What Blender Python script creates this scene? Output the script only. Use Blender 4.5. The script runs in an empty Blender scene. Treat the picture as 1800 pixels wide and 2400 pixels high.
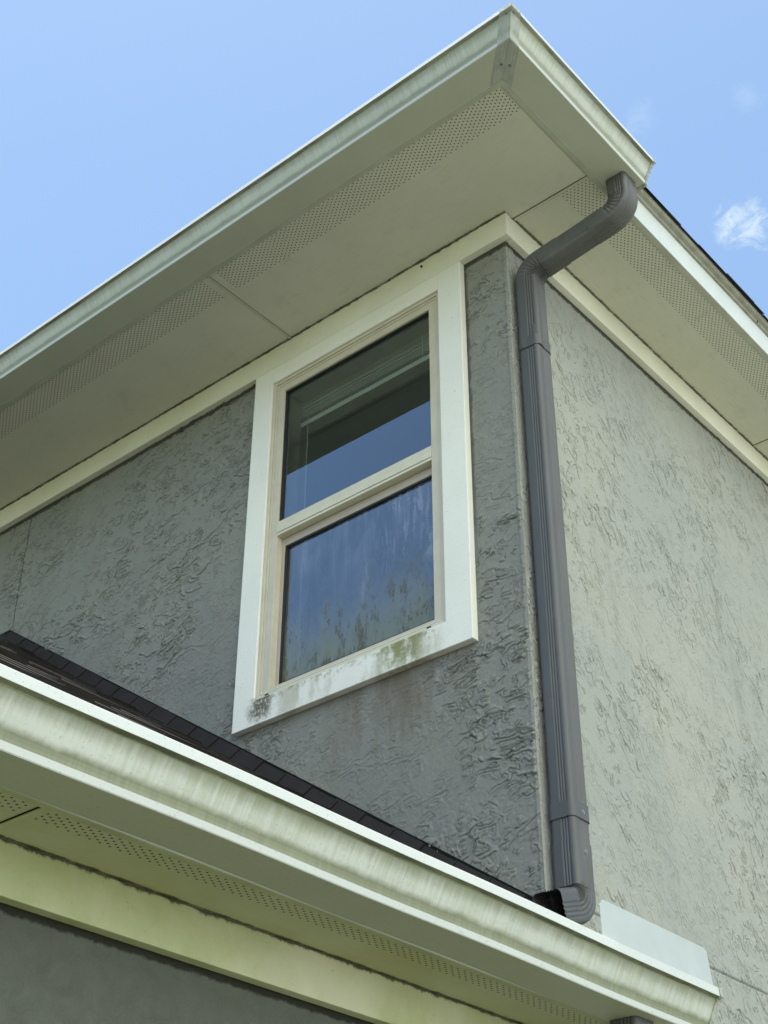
import bpy, math, random
import numpy as np
from mathutils import Vector, Matrix

random.seed(7)
RNG = np.random.default_rng(11)
SC = bpy.context.scene
COL = SC.collection
H0 = 5.5                      # height of the upper soffit above the ground

# ------------------------------------------------------------------ camera
cd = bpy.data.cameras.new('camera')
cam = bpy.data.objects.new('camera', cd)
COL.objects.link(cam)
SC.camera = cam
YAW, PITCH, ROLL, FPX = 0.70700, 0.60280, 0.00380, 3385.32
cy, sy, cp, sp = math.cos(YAW), math.sin(YAW), math.cos(PITCH), math.sin(PITCH)
fw = Vector((-sy * cp, cy * cp, sp))
rt = Vector((cy, sy, 0))
up = rt.cross(fw)
r2 = rt * math.cos(ROLL) + up * math.sin(ROLL)
u2 = -rt * math.sin(ROLL) + up * math.cos(ROLL)
mw = Matrix((r2, u2, -fw)).transposed().to_4x4()
mw.translation = Vector((2.1701, -3.2297, -4.0031 + H0))
cam.matrix_world = mw
cd.sensor_fit = 'VERTICAL'
cd.sensor_height = 24.0
cd.lens = 24.0 * FPX / 2400.0
cd.clip_start = 0.05
cd.clip_end = 3000

# ------------------------------------------------------------------ sun, sky, exposure
SUN = Vector((-0.02, -0.14, 1.0)).normalized()       # towards the sun, almost overhead
el = math.asin(SUN.z)
az = math.atan2(SUN.x, SUN.y)                        # from +Y towards +X
sl = bpy.data.lights.new('sun', 'SUN')
sl.energy = 2.6
sl.angle = math.radians(0.53)
sl.color = (1.0, 0.95, 0.87)
so = bpy.data.objects.new('sun', sl)
COL.objects.link(so)
so.rotation_euler = SUN.to_track_quat('Z', 'Y').to_euler()
so.location = (0, 0, 30)

W = bpy.data.worlds.new('World')
SC.world = W
W.use_nodes = True
nt = W.node_tree
for n in list(nt.nodes):
    nt.nodes.remove(n)
wo = nt.nodes.new('ShaderNodeOutputWorld')
wb = nt.nodes.new('ShaderNodeBackground')
sk = nt.nodes.new('ShaderNodeTexSky')
sk.sky_type = 'NISHITA'
sk.sun_disc = False
sk.sun_elevation = el
sk.sun_rotation = az
sk.air_density = 1.0
sk.dust_density = 1.0
sk.ozone_density = 1.3
SKY = 0.12
wb.inputs['Strength'].default_value = SKY
tc = nt.nodes.new('ShaderNodeTexCoord')
cur = sk.outputs['Color']
# small wisps of high cloud in fixed directions of the sky
for (d, rad, amt, seed) in [((-0.2600, 0.6683, 0.6970), 0.045, 0.78, 3.1),
                            ((-0.2870, 0.5930, 0.7520), 0.030, 0.16, 9.4),
                            ((-0.2218, 0.6211, 0.7517), 0.024, 0.12, 5.2)]:
    dv = Vector(d).normalized()
    dot = nt.nodes.new('ShaderNodeVectorMath'); dot.operation = 'DISTANCE'
    nt.links.new(tc.outputs['Generated'], dot.inputs[0]); dot.inputs[1].default_value = dv
    mr = nt.nodes.new('ShaderNodeMapRange'); mr.interpolation_type = 'SMOOTHSTEP'
    mr.inputs['From Min'].default_value = rad; mr.inputs['From Max'].default_value = 0.0
    nt.links.new(dot.outputs['Value'], mr.inputs['Value'])
    mp = nt.nodes.new('ShaderNodeMapping'); mp.inputs['Scale'].default_value = (60, 60, 105)
    mp.inputs['Rotation'].default_value = (0.3, 0.4, 0.2); mp.inputs['Location'].default_value = (seed, 0, 0)
    nt.links.new(tc.outputs['Generated'], mp.inputs['Vector'])
    nz = nt.nodes.new('ShaderNodeTexNoise'); nz.inputs['Scale'].default_value = 1.0
    nz.inputs['Detail'].default_value = 9; nz.inputs['Roughness'].default_value = 0.66
    nz.inputs['Distortion'].default_value = 0.6
    nt.links.new(mp.outputs['Vector'], nz.inputs['Vector'])
    ad = nt.nodes.new('ShaderNodeMath'); ad.operation = 'MULTIPLY_ADD'
    nt.links.new(mr.outputs['Result'], ad.inputs[0]); ad.inputs[1].default_value = 0.62
    nt.links.new(nz.outputs['Fac'], ad.inputs[2])
    m2 = nt.nodes.new('ShaderNodeMapRange'); m2.interpolation_type = 'SMOOTHSTEP'
    m2.inputs['From Min'].default_value = 0.84; m2.inputs['From Max'].default_value = 1.34
    m2.inputs['To Max'].default_value = amt
    nt.links.new(ad.outputs['Value'], m2.inputs['Value'])
    mx = nt.nodes.new('ShaderNodeMix'); mx.data_type = 'RGBA'
    nt.links.new(m2.outputs['Result'], mx.inputs['Factor'])
    nt.links.new(cur, mx.inputs['A']); mx.inputs['B'].default_value = (3.9, 4.1, 4.2, 1)
    cur = mx.outputs['Result']
# unseen bright cloud bank behind the camera, added to light the side wall
dot = nt.nodes.new('ShaderNodeVectorMath'); dot.operation = 'DOT_PRODUCT'
nt.links.new(tc.outputs['Generated'], dot.inputs[0]); dot.inputs[1].default_value = Vector((0.84, -0.16, 0.42)).normalized()
mr = nt.nodes.new('ShaderNodeMapRange'); mr.interpolation_type = 'SMOOTHSTEP'
mr.inputs['From Min'].default_value = 0.45; mr.inputs['From Max'].default_value = 0.95
nt.links.new(dot.outputs['Value'], mr.inputs['Value'])
nz = nt.nodes.new('ShaderNodeTexNoise'); nz.inputs['Scale'].default_value = 3.2
nz.inputs['Detail'].default_value = 8; nz.inputs['Roughness'].default_value = 0.6
nt.links.new(tc.outputs['Generated'], nz.inputs['Vector'])
ad = nt.nodes.new('ShaderNodeMath'); ad.operation = 'MULTIPLY_ADD'
nt.links.new(mr.outputs['Result'], ad.inputs[0]); ad.inputs[1].default_value = 0.75
nt.links.new(nz.outputs['Fac'], ad.inputs[2])
m2 = nt.nodes.new('ShaderNodeMapRange'); m2.interpolation_type = 'SMOOTHSTEP'
m2.inputs['From Min'].default_value = 0.72; m2.inputs['From Max'].default_value = 1.0
nt.links.new(ad.outputs['Value'], m2.inputs['Value'])
mx = nt.nodes.new('ShaderNodeMix'); mx.data_type = 'RGBA'
nt.links.new(m2.outputs['Result'], mx.inputs['Factor'])
nt.links.new(cur, mx.inputs['A']); mx.inputs['B'].default_value = (10.5, 10.6, 10.4, 1)
cur = mx.outputs['Result']
tint = nt.nodes.new('ShaderNodeMix'); tint.data_type = 'RGBA'; tint.blend_type = 'MULTIPLY'
tint.inputs['Factor'].default_value = 1.0
nt.links.new(cur, tint.inputs['A']); tint.inputs['B'].default_value = (0.965, 1.022, 0.965, 1)
nt.links.new(tint.outputs['Result'], wb.inputs['Color'])
nt.links.new(wb.outputs['Background'], wo.inputs['Surface'])

SC.view_settings.view_transform = 'Standard'
SC.view_settings.look = 'None'
SC.view_settings.gamma = 1.0
SC.view_settings.exposure = 1.18
SC.view_settings.use_curve_mapping = False
SC.render.engine = 'CYCLES'
SC.cycles.max_bounces = 8
SC.cycles.diffuse_bounces = 4
SC.cycles.transparent_max_bounces = 12

# ------------------------------------------------------------------ material helpers
class Mat:
    def __init__(s, name, rough=0.6, spec=0.4, metal=0.0):
        s.m = bpy.data.materials.new(name)
        s.m.use_nodes = True
        s.t = s.m.node_tree
        s.b = s.t.nodes['Principled BSDF']
        s.b.inputs['Roughness'].default_value = rough
        s.b.inputs['Specular IOR Level'].default_value = spec
        s.b.inputs['Metallic'].default_value = metal
        s._tc = s.t.nodes.new('ShaderNodeTexCoord')
        sep = s.t.nodes.new('ShaderNodeSeparateXYZ')
        s.t.links.new(s._tc.outputs['Object'], sep.inputs[0])
        s.x, s.y, s.z = sep.outputs
        s.obj = s._tc.outputs['Object']
        su = s.t.nodes.new('ShaderNodeSeparateXYZ')
        s.t.links.new(s._tc.outputs['UV'], su.inputs[0])
        s.u, s.v = su.outputs[0], su.outputs[1]
        s.uv = s._tc.outputs['UV']
    def L(s, a, b): s.t.links.new(a, b)
    def put(s, sock, v):
        if isinstance(v, bpy.types.NodeSocket): s.L(v, sock)
        else: sock.default_value = v
    def math(s, op, a, b=0.0, c=0.0, clamp=False):
        n = s.t.nodes.new('ShaderNodeMath'); n.operation = op; n.use_clamp = clamp
        s.put(n.inputs[0], a); s.put(n.inputs[1], b); s.put(n.inputs[2], c)
        return n.outputs[0]
    def noise(s, scale, detail=4, rough=0.55, vec=None, stretch=None, dist=0.0, loc=(0, 0, 0)):
        v = vec or s.obj
        mp = s.t.nodes.new('ShaderNodeMapping')
        mp.inputs['Scale'].default_value = stretch or (1, 1, 1)
        mp.inputs['Location'].default_value = loc
        s.L(v, mp.inputs['Vector'])
        n = s.t.nodes.new('ShaderNodeTexNoise')
        n.inputs['Scale'].default_value = scale; n.inputs['Detail'].default_value = detail
        n.inputs['Roughness'].default_value = rough; n.inputs['Distortion'].default_value = dist
        s.L(mp.outputs[0], n.inputs['Vector'])
        return n.outputs['Fac']
    def ramp(s, v, a, b, lo=0.0, hi=1.0, smooth=True):
        n = s.t.nodes.new('ShaderNodeMapRange')
        n.interpolation_type = 'SMOOTHSTEP' if smooth else 'LINEAR'
        s.put(n.inputs['Value'], v)
        n.inputs['From Min'].default_value = a; n.inputs['From Max'].default_value = b
        n.inputs['To Min'].default_value = lo; n.inputs['To Max'].default_value = hi
        return n.outputs[0]
    def mix(s, f, a, b):
        n = s.t.nodes.new('ShaderNodeMix'); n.data_type = 'RGBA'
        s.put(n.inputs['Factor'], f)
        for k, v in (('A', a), ('B', b)):
            if isinstance(v, (tuple, list)): n.inputs[k].default_value = (*v[:3], 1)
            else: s.L(v, n.inputs[k])
        return n.outputs['Result']
    def color(s, c):
        if isinstance(c, (tuple, list)): s.b.inputs['Base Color'].default_value = (*c[:3], 1)
        else: s.L(c, s.b.inputs['Base Color'])
    def bump(s, h, strength=0.3, dist=0.002, prev=None):
        n = s.t.nodes.new('ShaderNodeBump')
        n.inputs['Strength'].default_value = strength; n.inputs['Distance'].default_value = dist
        s.L(h, n.inputs['Height'])
        if prev: s.L(prev, n.inputs['Normal'])
        s.L(n.outputs[0], s.b.inputs['Normal'])
        return n.outputs[0]

DIRT = (0.045, 0.045, 0.026)
ALGAE = (0.16, 0.17, 0.07)

# --- painted stucco (grey)
def stucco_mat(name, base=(0.232, 0.235, 0.215), gf=0.66):
    M = Mat(name, rough=0.95, spec=0.06)
    lo = M.noise(1.6, 5, 0.6)
    fine = M.noise(160, 3, 0.6)
    c = M.mix(M.ramp(lo, 0.35, 0.7), base, tuple(b * k for b, k in zip(base, (1.12, 1.10, 1.05))))
    warm = M.ramp(M.noise(3.0, 6, 0.65, loc=(5, 3, 1)), 0.58, 0.78, 0, 0.18)
    c = M.mix(warm, c, (0.36, 0.33, 0.27))
    mot = M.ramp(fine, 0.3, 0.7, 0, 0.16)
    c = M.mix(mot, c, (0.16, 0.17, 0.16))
    run = M.math('MULTIPLY', M.ramp(M.noise(4.5, 6, 0.7, stretch=(1, 1, 0.13), loc=(2, 8, 0)), 0.50, 0.72, 0, 0.26), M.ramp(M.noise(0.9, 3, 0.5, loc=(6, 2, 4)), 0.38, 0.60))
    c = M.mix(run, c, (0.125, 0.118, 0.100))
    c = M.mix(M.ramp(M.noise(140, 5, 0.8), 0.48, 0.66, 0, 0.20), c, tuple(b * 0.55 for b in base))
    at = M.t.nodes.new('ShaderNodeAttribute'); at.attribute_name = 'crease_shade'
    c = M.mix(M.math('MULTIPLY', at.outputs['Fac'], gf, clamp=True), c, (0.045, 0.048, 0.040))   # crease shade under the trowel ledges, painted into the colour
    M.keep = c
    M.color(c)
    M.bump(M.noise(120, 6, 0.8), 0.55, 0.0020)
    return M

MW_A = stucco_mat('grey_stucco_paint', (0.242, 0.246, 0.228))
# rust-brown weep below the right half of the window
st = MW_A.math('MULTIPLY', MW_A.ramp(MW_A.noise(7, 4, 0.6, stretch=(1, 1, 0.22)), 0.42, 0.64),
               MW_A.math('MULTIPLY', MW_A.ramp(MW_A.z, -2.35, -1.8), MW_A.math('MULTIPLY', MW_A.ramp(MW_A.x, -0.95, -0.6), MW_A.ramp(MW_A.x, -0.15, -0.4))))
cA = MW_A.mix(MW_A.math('MULTIPLY', st, 0.75), MW_A.keep, (0.155, 0.125, 0.095))
# ragged black caulk plus painted shade under the frieze board, dirt beside the trim
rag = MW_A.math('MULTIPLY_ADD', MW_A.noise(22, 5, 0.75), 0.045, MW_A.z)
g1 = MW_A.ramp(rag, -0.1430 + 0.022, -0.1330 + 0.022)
rag2 = MW_A.math('MULTIPLY_ADD', MW_A.noise(18, 5, 0.7), 0.030, MW_A.math('ABSOLUTE', MW_A.math('ADD', MW_A.x, 0.190)))
g2 = MW_A.math('MULTIPLY', MW_A.ramp(rag2, 0.030, 0.018), MW_A.ramp(MW_A.z, -1.8, -0.9))
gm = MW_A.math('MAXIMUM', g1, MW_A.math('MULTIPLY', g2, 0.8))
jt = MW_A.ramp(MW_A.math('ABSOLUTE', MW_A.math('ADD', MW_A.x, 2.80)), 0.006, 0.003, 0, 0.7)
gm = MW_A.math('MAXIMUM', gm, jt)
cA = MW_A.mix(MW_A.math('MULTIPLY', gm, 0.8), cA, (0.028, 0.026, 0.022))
MW_A.color(cA)
MW_B = stucco_mat('grey_stucco_paint_side_lit', (0.318, 0.330, 0.316), 0.62)  # window wall's paint, lightened to imitate the stronger light on this side
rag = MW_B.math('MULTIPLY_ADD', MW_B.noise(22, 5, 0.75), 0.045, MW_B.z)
g1 = MW_B.ramp(rag, -0.1430 + 0.022, -0.1330 + 0.022)  # caulk line and painted shade under the side frieze
tan = MW_B.ramp(MW_B.noise(2.6, 5, 0.7, loc=(1, 7, 2)), 0.60, 0.74, 0, 0.16)
cB = MW_B.mix(tan, MW_B.keep, (0.42, 0.39, 0.29))
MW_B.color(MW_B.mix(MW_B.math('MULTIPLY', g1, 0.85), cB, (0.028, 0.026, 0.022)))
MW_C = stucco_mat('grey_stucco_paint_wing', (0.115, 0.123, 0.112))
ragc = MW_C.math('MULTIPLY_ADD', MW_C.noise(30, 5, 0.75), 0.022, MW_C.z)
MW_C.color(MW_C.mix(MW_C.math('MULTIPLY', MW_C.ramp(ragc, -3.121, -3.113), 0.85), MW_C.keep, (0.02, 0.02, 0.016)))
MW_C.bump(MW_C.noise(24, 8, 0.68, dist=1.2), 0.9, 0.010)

# --- white trim paint, with algae where it grows
def trim_mat(name, z0=None, base=(0.84, 0.825, 0.76), algae=0.0, zbot=None):
    M = Mat(name, rough=0.7, spec=0.3)
    n = M.noise(2.2, 5, 0.6)
    c = M.mix(M.ramp(n, 0.35, 0.75), base, tuple(b * 0.93 for b in base))
    if algae:
        a = M.ramp(M.noise(1.3, 6, 0.65, loc=(3, 1, 8)), 0.30, 0.68, 0, algae)
        c = M.mix(a, c, (0.31, 0.35, 0.12))
    spk = M.ramp(M.noise(120, 3, 0.6), 0.66, 0.74, 0, 0.45)
    c = M.mix(spk, c, (0.22, 0.22, 0.16))
    if z0 is not None:
        rg = M.math('MULTIPLY_ADD', M.noise(26, 6, 0.75, stretch=(1, 1, 0.5)), -0.035, M.z)
        d = M.ramp(rg, z0 - 0.0175 - 0.0105, z0 - 0.0175 - 0.002)
        c = M.mix(M.math('MULTIPLY', d, 0.92), c, (0.045, 0.042, 0.024))
    M.keep = c
    M.color(c)
    M.bump(M.noise(110, 5, 0.75), 0.45, 0.0022)
    return M
MT = trim_mat('white_frieze_paint', 0.0, algae=0.22)
MTL = trim_mat('algae_stained_frieze_paint', -3.007, base=(0.60, 0.60, 0.47), algae=0.85)

# window surround with the mould below the sill
MS = trim_mat('white_surround_stucco', None)
rgx = MS.noise(24, 6, 0.8, loc=(7, 0, 3)); rgz = MS.noise(19, 6, 0.8, loc=(1, 0, 9))
def blob(M, x0, x1, z0, z1, soft=0.03):
    X = M.math('MULTIPLY_ADD', M.math('SUBTRACT', rgx, 0.5), 0.13, M.x)
    Z = M.math('MULTIPLY_ADD', M.math('SUBTRACT', rgz, 0.5), 0.13, M.z)
    a = M.math('MULTIPLY', M.ramp(X, x0 - soft, x0 + soft), M.ramp(X, x1 + soft, x1 - soft))
    b = M.math('MULTIPLY', M.ramp(Z, z0 - soft, z0 + soft), M.ramp(M.z, z1 + soft * 0.3, z1 - soft * 0.1))
    return M.math('MULTIPLY', a, b)
mn = MS.noise(38, 7, 0.8)
mn2 = MS.noise(11, 4, 0.6, stretch=(1, 1, 0.35))
b1 = MS.math('MULTIPLY', blob(MS, -1.180, -1.080, -1.730, -1.644, 0.026), MS.ramp(MS.noise(85, 6, 0.8), 0.34, 0.52, 0.25, 1.0))
b2 = MS.math('MULTIPLY', blob(MS, -0.57, -0.40, -1.75, -1.644, 0.04), MS.ramp(MS.math('ADD', MS.math('MULTIPLY', mn2, 0.6), MS.math('MULTIPLY', mn, 0.4)), 0.36, 0.52))
b3 = MS.math('MULTIPLY', blob(MS, -1.10, -0.34, -1.672, -1.645, 0.012), MS.ramp(mn, 0.44, 0.60, 0, 0.65))
b4 = MS.math('MULTIPLY', blob(MS, -1.05, -0.32, -1.76, -1.648, 0.05), MS.ramp(mn2, 0.42, 0.60, 0, 0.55))
c = MS.mix(b4, MS.keep, (0.36, 0.33, 0.23))
c = MS.mix(b3, c, (0.22, 0.22, 0.10))
c = MS.mix(MS.math('MULTIPLY', b2, 0.85), c, (0.20, 0.21, 0.06))
c = MS.mix(MS.math('MULTIPLY', b1, 0.93), c, (0.080, 0.072, 0.036))
MS.color(c)

# --- perforated vented soffit: row spacing 8.3 mm, holes 24.3 mm apart, staggered
def soffit_mat(name, across, lo, hi, wall=0.0, base=(0.585, 0.58, 0.505), algae=0.0, starts=()):
    M = Mat(name, rough=0.55, spec=0.35)
    a, l = (M.x, M.y) if across == 'x' else (M.y, M.x)
    n = M.noise(1.8, 5, 0.6)
    c = M.mix(M.ramp(n, 0.3, 0.7), base, tuple(b * 0.92 for b in base))
    if algae:
        c = M.mix(M.ramp(M.noise(1.5, 6, 0.7, loc=(2, 5, 0)), 0.30, 0.70, 0, algae), c, (0.36, 0.36, 0.15))
    # embossed wood grain
    gv = (3, 60, 1) if across == 'y' else (60, 3, 1)
    gr = M.noise(4.0, 6, 0.7, stretch=gv)
    c = M.mix(M.ramp(gr, 0.52, 0.70, 0, 0.30), c, (0.24, 0.25, 0.16))
    rg = M.math('MULTIPLY', M.math('SUBTRACT', M.noise(20, 6, 0.8), 0.5), 0.030)
    dd = M.math('ADD', M.math('ABSOLUTE', M.math('SUBTRACT', a, wall)), rg)
    ln = M.ramp(dd, 0.0075, 0.0015, 0, 0.8)
    if across == 'y': ln = M.math('MULTIPLY', ln, M.math('LESS_THAN', l, 0.030))
    c = M.mix(ln, c, (0.05, 0.048, 0.026))
    grm = M.math('MULTIPLY', M.ramp(M.noise(7, 6, 0.7, loc=(9, 1, 0)), 0.54, 0.74), 0.22)
    c = M.mix(grm, c, (0.22, 0.22, 0.13))
    ra = M.math('DIVIDE', M.math('SUBTRACT', a, lo), 0.00835)
    row = M.math('ROUND', ra)
    fr = M.math('MULTIPLY', M.math('SUBTRACT', ra, row), 0.00835)
    par = M.math('MULTIPLY', M.math('MODULO', M.math('ADD', row, 2000.0), 2.0), 0.5)
    rl = M.math('ADD', M.math('DIVIDE', l, 0.0243), par)
    fl = M.math('MULTIPLY', M.math('SUBTRACT', rl, M.math('ROUND', rl)), 0.0243)
    d2 = M.math('SQRT', M.math('ADD', M.math('MULTIPLY', fr, fr), M.math('MULTIPLY', fl, fl)))
    hole = M.ramp(d2, 0.0031, 0.0024)
    band = M.math('MULTIPLY', M.math('GREATER_THAN', a, lo - 0.004), M.math('LESS_THAN', a, hi + 0.004))
    hole = M.math('MULTIPLY', hole, band)
    for (p0, p1) in starts:                     # no holes in the folded panel joints
        out = M.math('SUBTRACT', 1.0, M.math('MULTIPLY', M.math('GREATER_THAN', l, p0), M.math('LESS_THAN', l, p1)))
        hole = M.math('MULTIPLY', hole, out)
    c = M.mix(hole, c, (0.008, 0.008, 0.006))
    M.color(c)
    M.bump(gr, 0.25, 0.0008)
    return M
HF = 0.1154
OX, OY = 0.389, 0.534
T = 0.03
MSA = soffit_mat('vented_soffit_panel', 'y', -0.502, -0.386, wall=-0.031, starts=((-1.112, -1.042), (0.378, 0.5)))
MSB = soffit_mat('vented_soffit_panel_side', 'x', 0.238, 0.354, wall=0.031, algae=0.12, starts=((-1, 0.035), (1.83, 1.90)))
MSC = soffit_mat('vented_soffit_panel_wing', 'x', 0.143, 0.206, wall=0.031, base=(0.48, 0.49, 0.36), algae=0.6, starts=((-1.845, -1.80),))

# --- gutter enamel: UV u runs along the gutter (m), v up the profile (m)
def gutter_mat(name, dirt=1.0, green=1.0):
    M = Mat(name, rough=0.6, spec=0.3)
    base = (0.55, 0.58, 0.56) if green < 0.5 else (0.575, 0.605, 0.59)
    n = M.noise(5, 4, 0.6)
    c = M.mix(M.ramp(n, 0.3, 0.7), base, tuple(b * .92 for b in base))
    # profile v: 0.000 back, 0.097 bottom front, 0.110 top of bottom lip, 0.15 top of cove, 0.205 below top lip
    streak = M.noise(1.0, 4, 0.7, vec=M.uv, stretch=(90, 1.2, 1))
    streak2 = M.noise(1.0, 5, 0.7, vec=M.uv, stretch=(14, 6, 1))
    wob = M.math('MULTIPLY_ADD', M.math('SUBTRACT', streak2, 0.5), 0.030, M.v)
    wob2 = M.math('MULTIPLY_ADD', M.math('SUBTRACT', streak, 0.5), 0.024, wob)
    top = M.math('MULTIPLY', M.ramp(wob2, 0.162, 0.200), M.math('LESS_THAN', M.v, 0.2195))
    cove = M.math('MULTIPLY', M.ramp(wob, 0.152, 0.128), M.math('GREATER_THAN', M.v, 0.1105))
    und = M.math('LESS_THAN', M.v, 0.0972)
    a = (0.125, 0.135, 0.062) if green > 0.5 else (0.165, 0.175, 0.125)
    c = M.mix(M.math('MULTIPLY', top, 0.80 * dirt), c, a)
    c = M.mix(M.math('MULTIPLY', cove, 0.80 * dirt), c, a)
    c = M.mix(M.math('MULTIPLY', und, 0.60 * dirt), c, (0.33, 0.34, 0.22))
    streak = M.math('MULTIPLY', streak, M.ramp(M.noise(1.0, 4, 0.6, vec=M.uv, stretch=(3.5, 4, 1), loc=(4, 0, 0)), 0.30, 0.62, 0.72, 1.12))
    lips = M.math('MAXIMUM', M.math('GREATER_THAN', M.v, 0.2195), M.math('MULTIPLY', M.math('GREATER_THAN', M.v, 0.0968), M.math('LESS_THAN', M.v, 0.1105)))
    c = M.mix(M.math('MULTIPLY', lips, 0.9), c, (0.52, 0.54, 0.545))
    face = M.math('MULTIPLY', M.math('GREATER_THAN', M.v, 0.1105), M.math('LESS_THAN', M.v, 0.2195))
    c = M.mix(M.math('MULTIPLY', face, M.ramp(streak, 0.40, 0.66, 0, 0.32 * dirt)), c, (0.32, 0.35, 0.23))
    grit = M.ramp(M.noise(140, 3, 0.6), 0.58, 0.72, 0, 0.40 * dirt)
    c = M.mix(grit, c, (0.25, 0.26, 0.16))
    blk = M.math('MULTIPLY', M.math('MULTIPLY', M.ramp(M.v, 0.186, 0.207), M.math('LESS_THAN', M.v, 0.2195)),
                 M.ramp(M.noise(1.0, 6, 0.75, vec=M.uv, stretch=(5, 30, 1)), 0.45, 0.62, 0, 0.6 * dirt))
    c = M.mix(blk, c, (0.055, 0.06, 0.035))
    M.color(c)
    M.bump(M.noise(6, 3, 0.5), 0.25, 0.004)
    return M
MG = gutter_mat('aged_white_gutter_enamel', 0.8, 0.0)
MGL = gutter_mat('algae_streaked_gutter_enamel', 1.0, 1.0)

def plain(name, col, rough=0.5, spec=0.4, metal=0.0, var=0.12, sc=8, bump=0.0, bs=200):
    M = Mat(name, rough, spec, metal)
    M.color(M.mix(M.ramp(M.noise(sc, 5, 0.6), 0.3, 0.7), col, tuple(c * (1 - var) for c in col)))
    if bump: M.bump(M.noise(bs, 4, 0.7), bump, 0.001)
    return M
M_FASC = plain('white_fascia_metal', (0.58, 0.61, 0.62), 0.45, 0.5, var=0.06)
M_FUND = plain('dusty_fascia_return', (0.45, 0.46, 0.38), 0.6, var=0.2)
M_STRAP = plain('bare_corner_metal', (0.38, 0.40, 0.37), 0.42, 0.5, var=0.18, sc=30, bump=0.4, bs=40)
M_PLATE = plain('clean_white_enamel_plate', (0.43, 0.46, 0.46), 0.4, 0.5, var=0.08, bump=0.1, bs=30)
M_DS = plain('charcoal_enamel', (0.084, 0.085, 0.087), 0.48, 0.45, var=0.10, sc=5, bump=0.08, bs=60)
_c = M_DS.b.inputs['Base Color'].links[0].from_socket
_d = M_DS.ramp(M_DS.noise(9, 7, 0.75, stretch=(1, 1, 0.3)), 0.50, 0.78, 0, 0.28)
_s = M_DS.ramp(M_DS.noise(70, 3, 0.6), 0.70, 0.75, 0, 0.5)
M_DS.color(M_DS.mix(_s, M_DS.mix(_d, _c, (0.19, 0.185, 0.17)), (0.25, 0.25, 0.24)))
M_SCREW = plain('zinc_screw', (0.30, 0.30, 0.30), 0.35, 0.5, 0.7)
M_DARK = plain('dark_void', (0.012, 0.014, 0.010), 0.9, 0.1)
M_VINYL = plain('tan_window_vinyl', (0.60, 0.545, 0.43), 0.45, 0.45, var=0.10, sc=12)
M_RAIL = plain('pale_window_vinyl', (0.66, 0.62, 0.49), 0.42, 0.45, var=0.08, sc=12)
M_GASK = plain('black_glazing_gasket', (0.02, 0.02, 0.018), 0.6)
M_BLIND = plain('cream_blind', (0.74, 0.77, 0.68), 0.5, var=0.1)
M_ROOM = plain('painted_room_plaster', (0.55, 0.57, 0.52), 0.8, var=0.05)
M_REV = plain('window_reveal_plaster', (0.50, 0.52, 0.48), 0.8, var=0.05)
M_ORN = plain('white_glazed_ornament', (0.80, 0.82, 0.82), 0.35, var=0.03)
M_DRIP = plain('weathered_drip_edge', (0.30, 0.30, 0.25), 0.5, var=0.3, sc=20)
M_OSB = plain('roof_decking', (0.25, 0.20, 0.14), 0.8)

MSH = Mat('dark_asphalt_shingle', rough=0.8, spec=0.3)
gran = MSH.noise(420, 3, 0.7)
shc = MSH.mix(MSH.ramp(MSH.noise(5, 4, 0.6, stretch=(4, 1, 4)), 0.35, 0.65), (0.012, 0.011, 0.011), (0.026, 0.022, 0.021))
MSH.color(MSH.mix(MSH.ramp(gran, 0.45, 0.75, 0, 0.5), shc, (0.060, 0.050, 0.044)))
MSH.bump(gran, 0.6, 0.0015)
MST = plain('dark_step_shingle', (0.026, 0.022, 0.022), 0.75, 0.2, var=0.25, sc=9, bump=0.3, bs=400)

MGR = Mat('lawn', rough=0.9, spec=0.1)
MGR.color(MGR.mix(MGR.ramp(MGR.noise(3, 6, 0.7), 0.35, 0.65), (0.115, 0.135, 0.050), (0.16, 0.17, 0.075)))
MGR.bump(MGR.noise(60, 5, 0.8), 0.8, 0.03)
MCO = plain('bounce_slab_concrete', (0.46, 0.45, 0.41), 0.9, 0.2, var=0.12, sc=3, bump=0.3)

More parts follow.
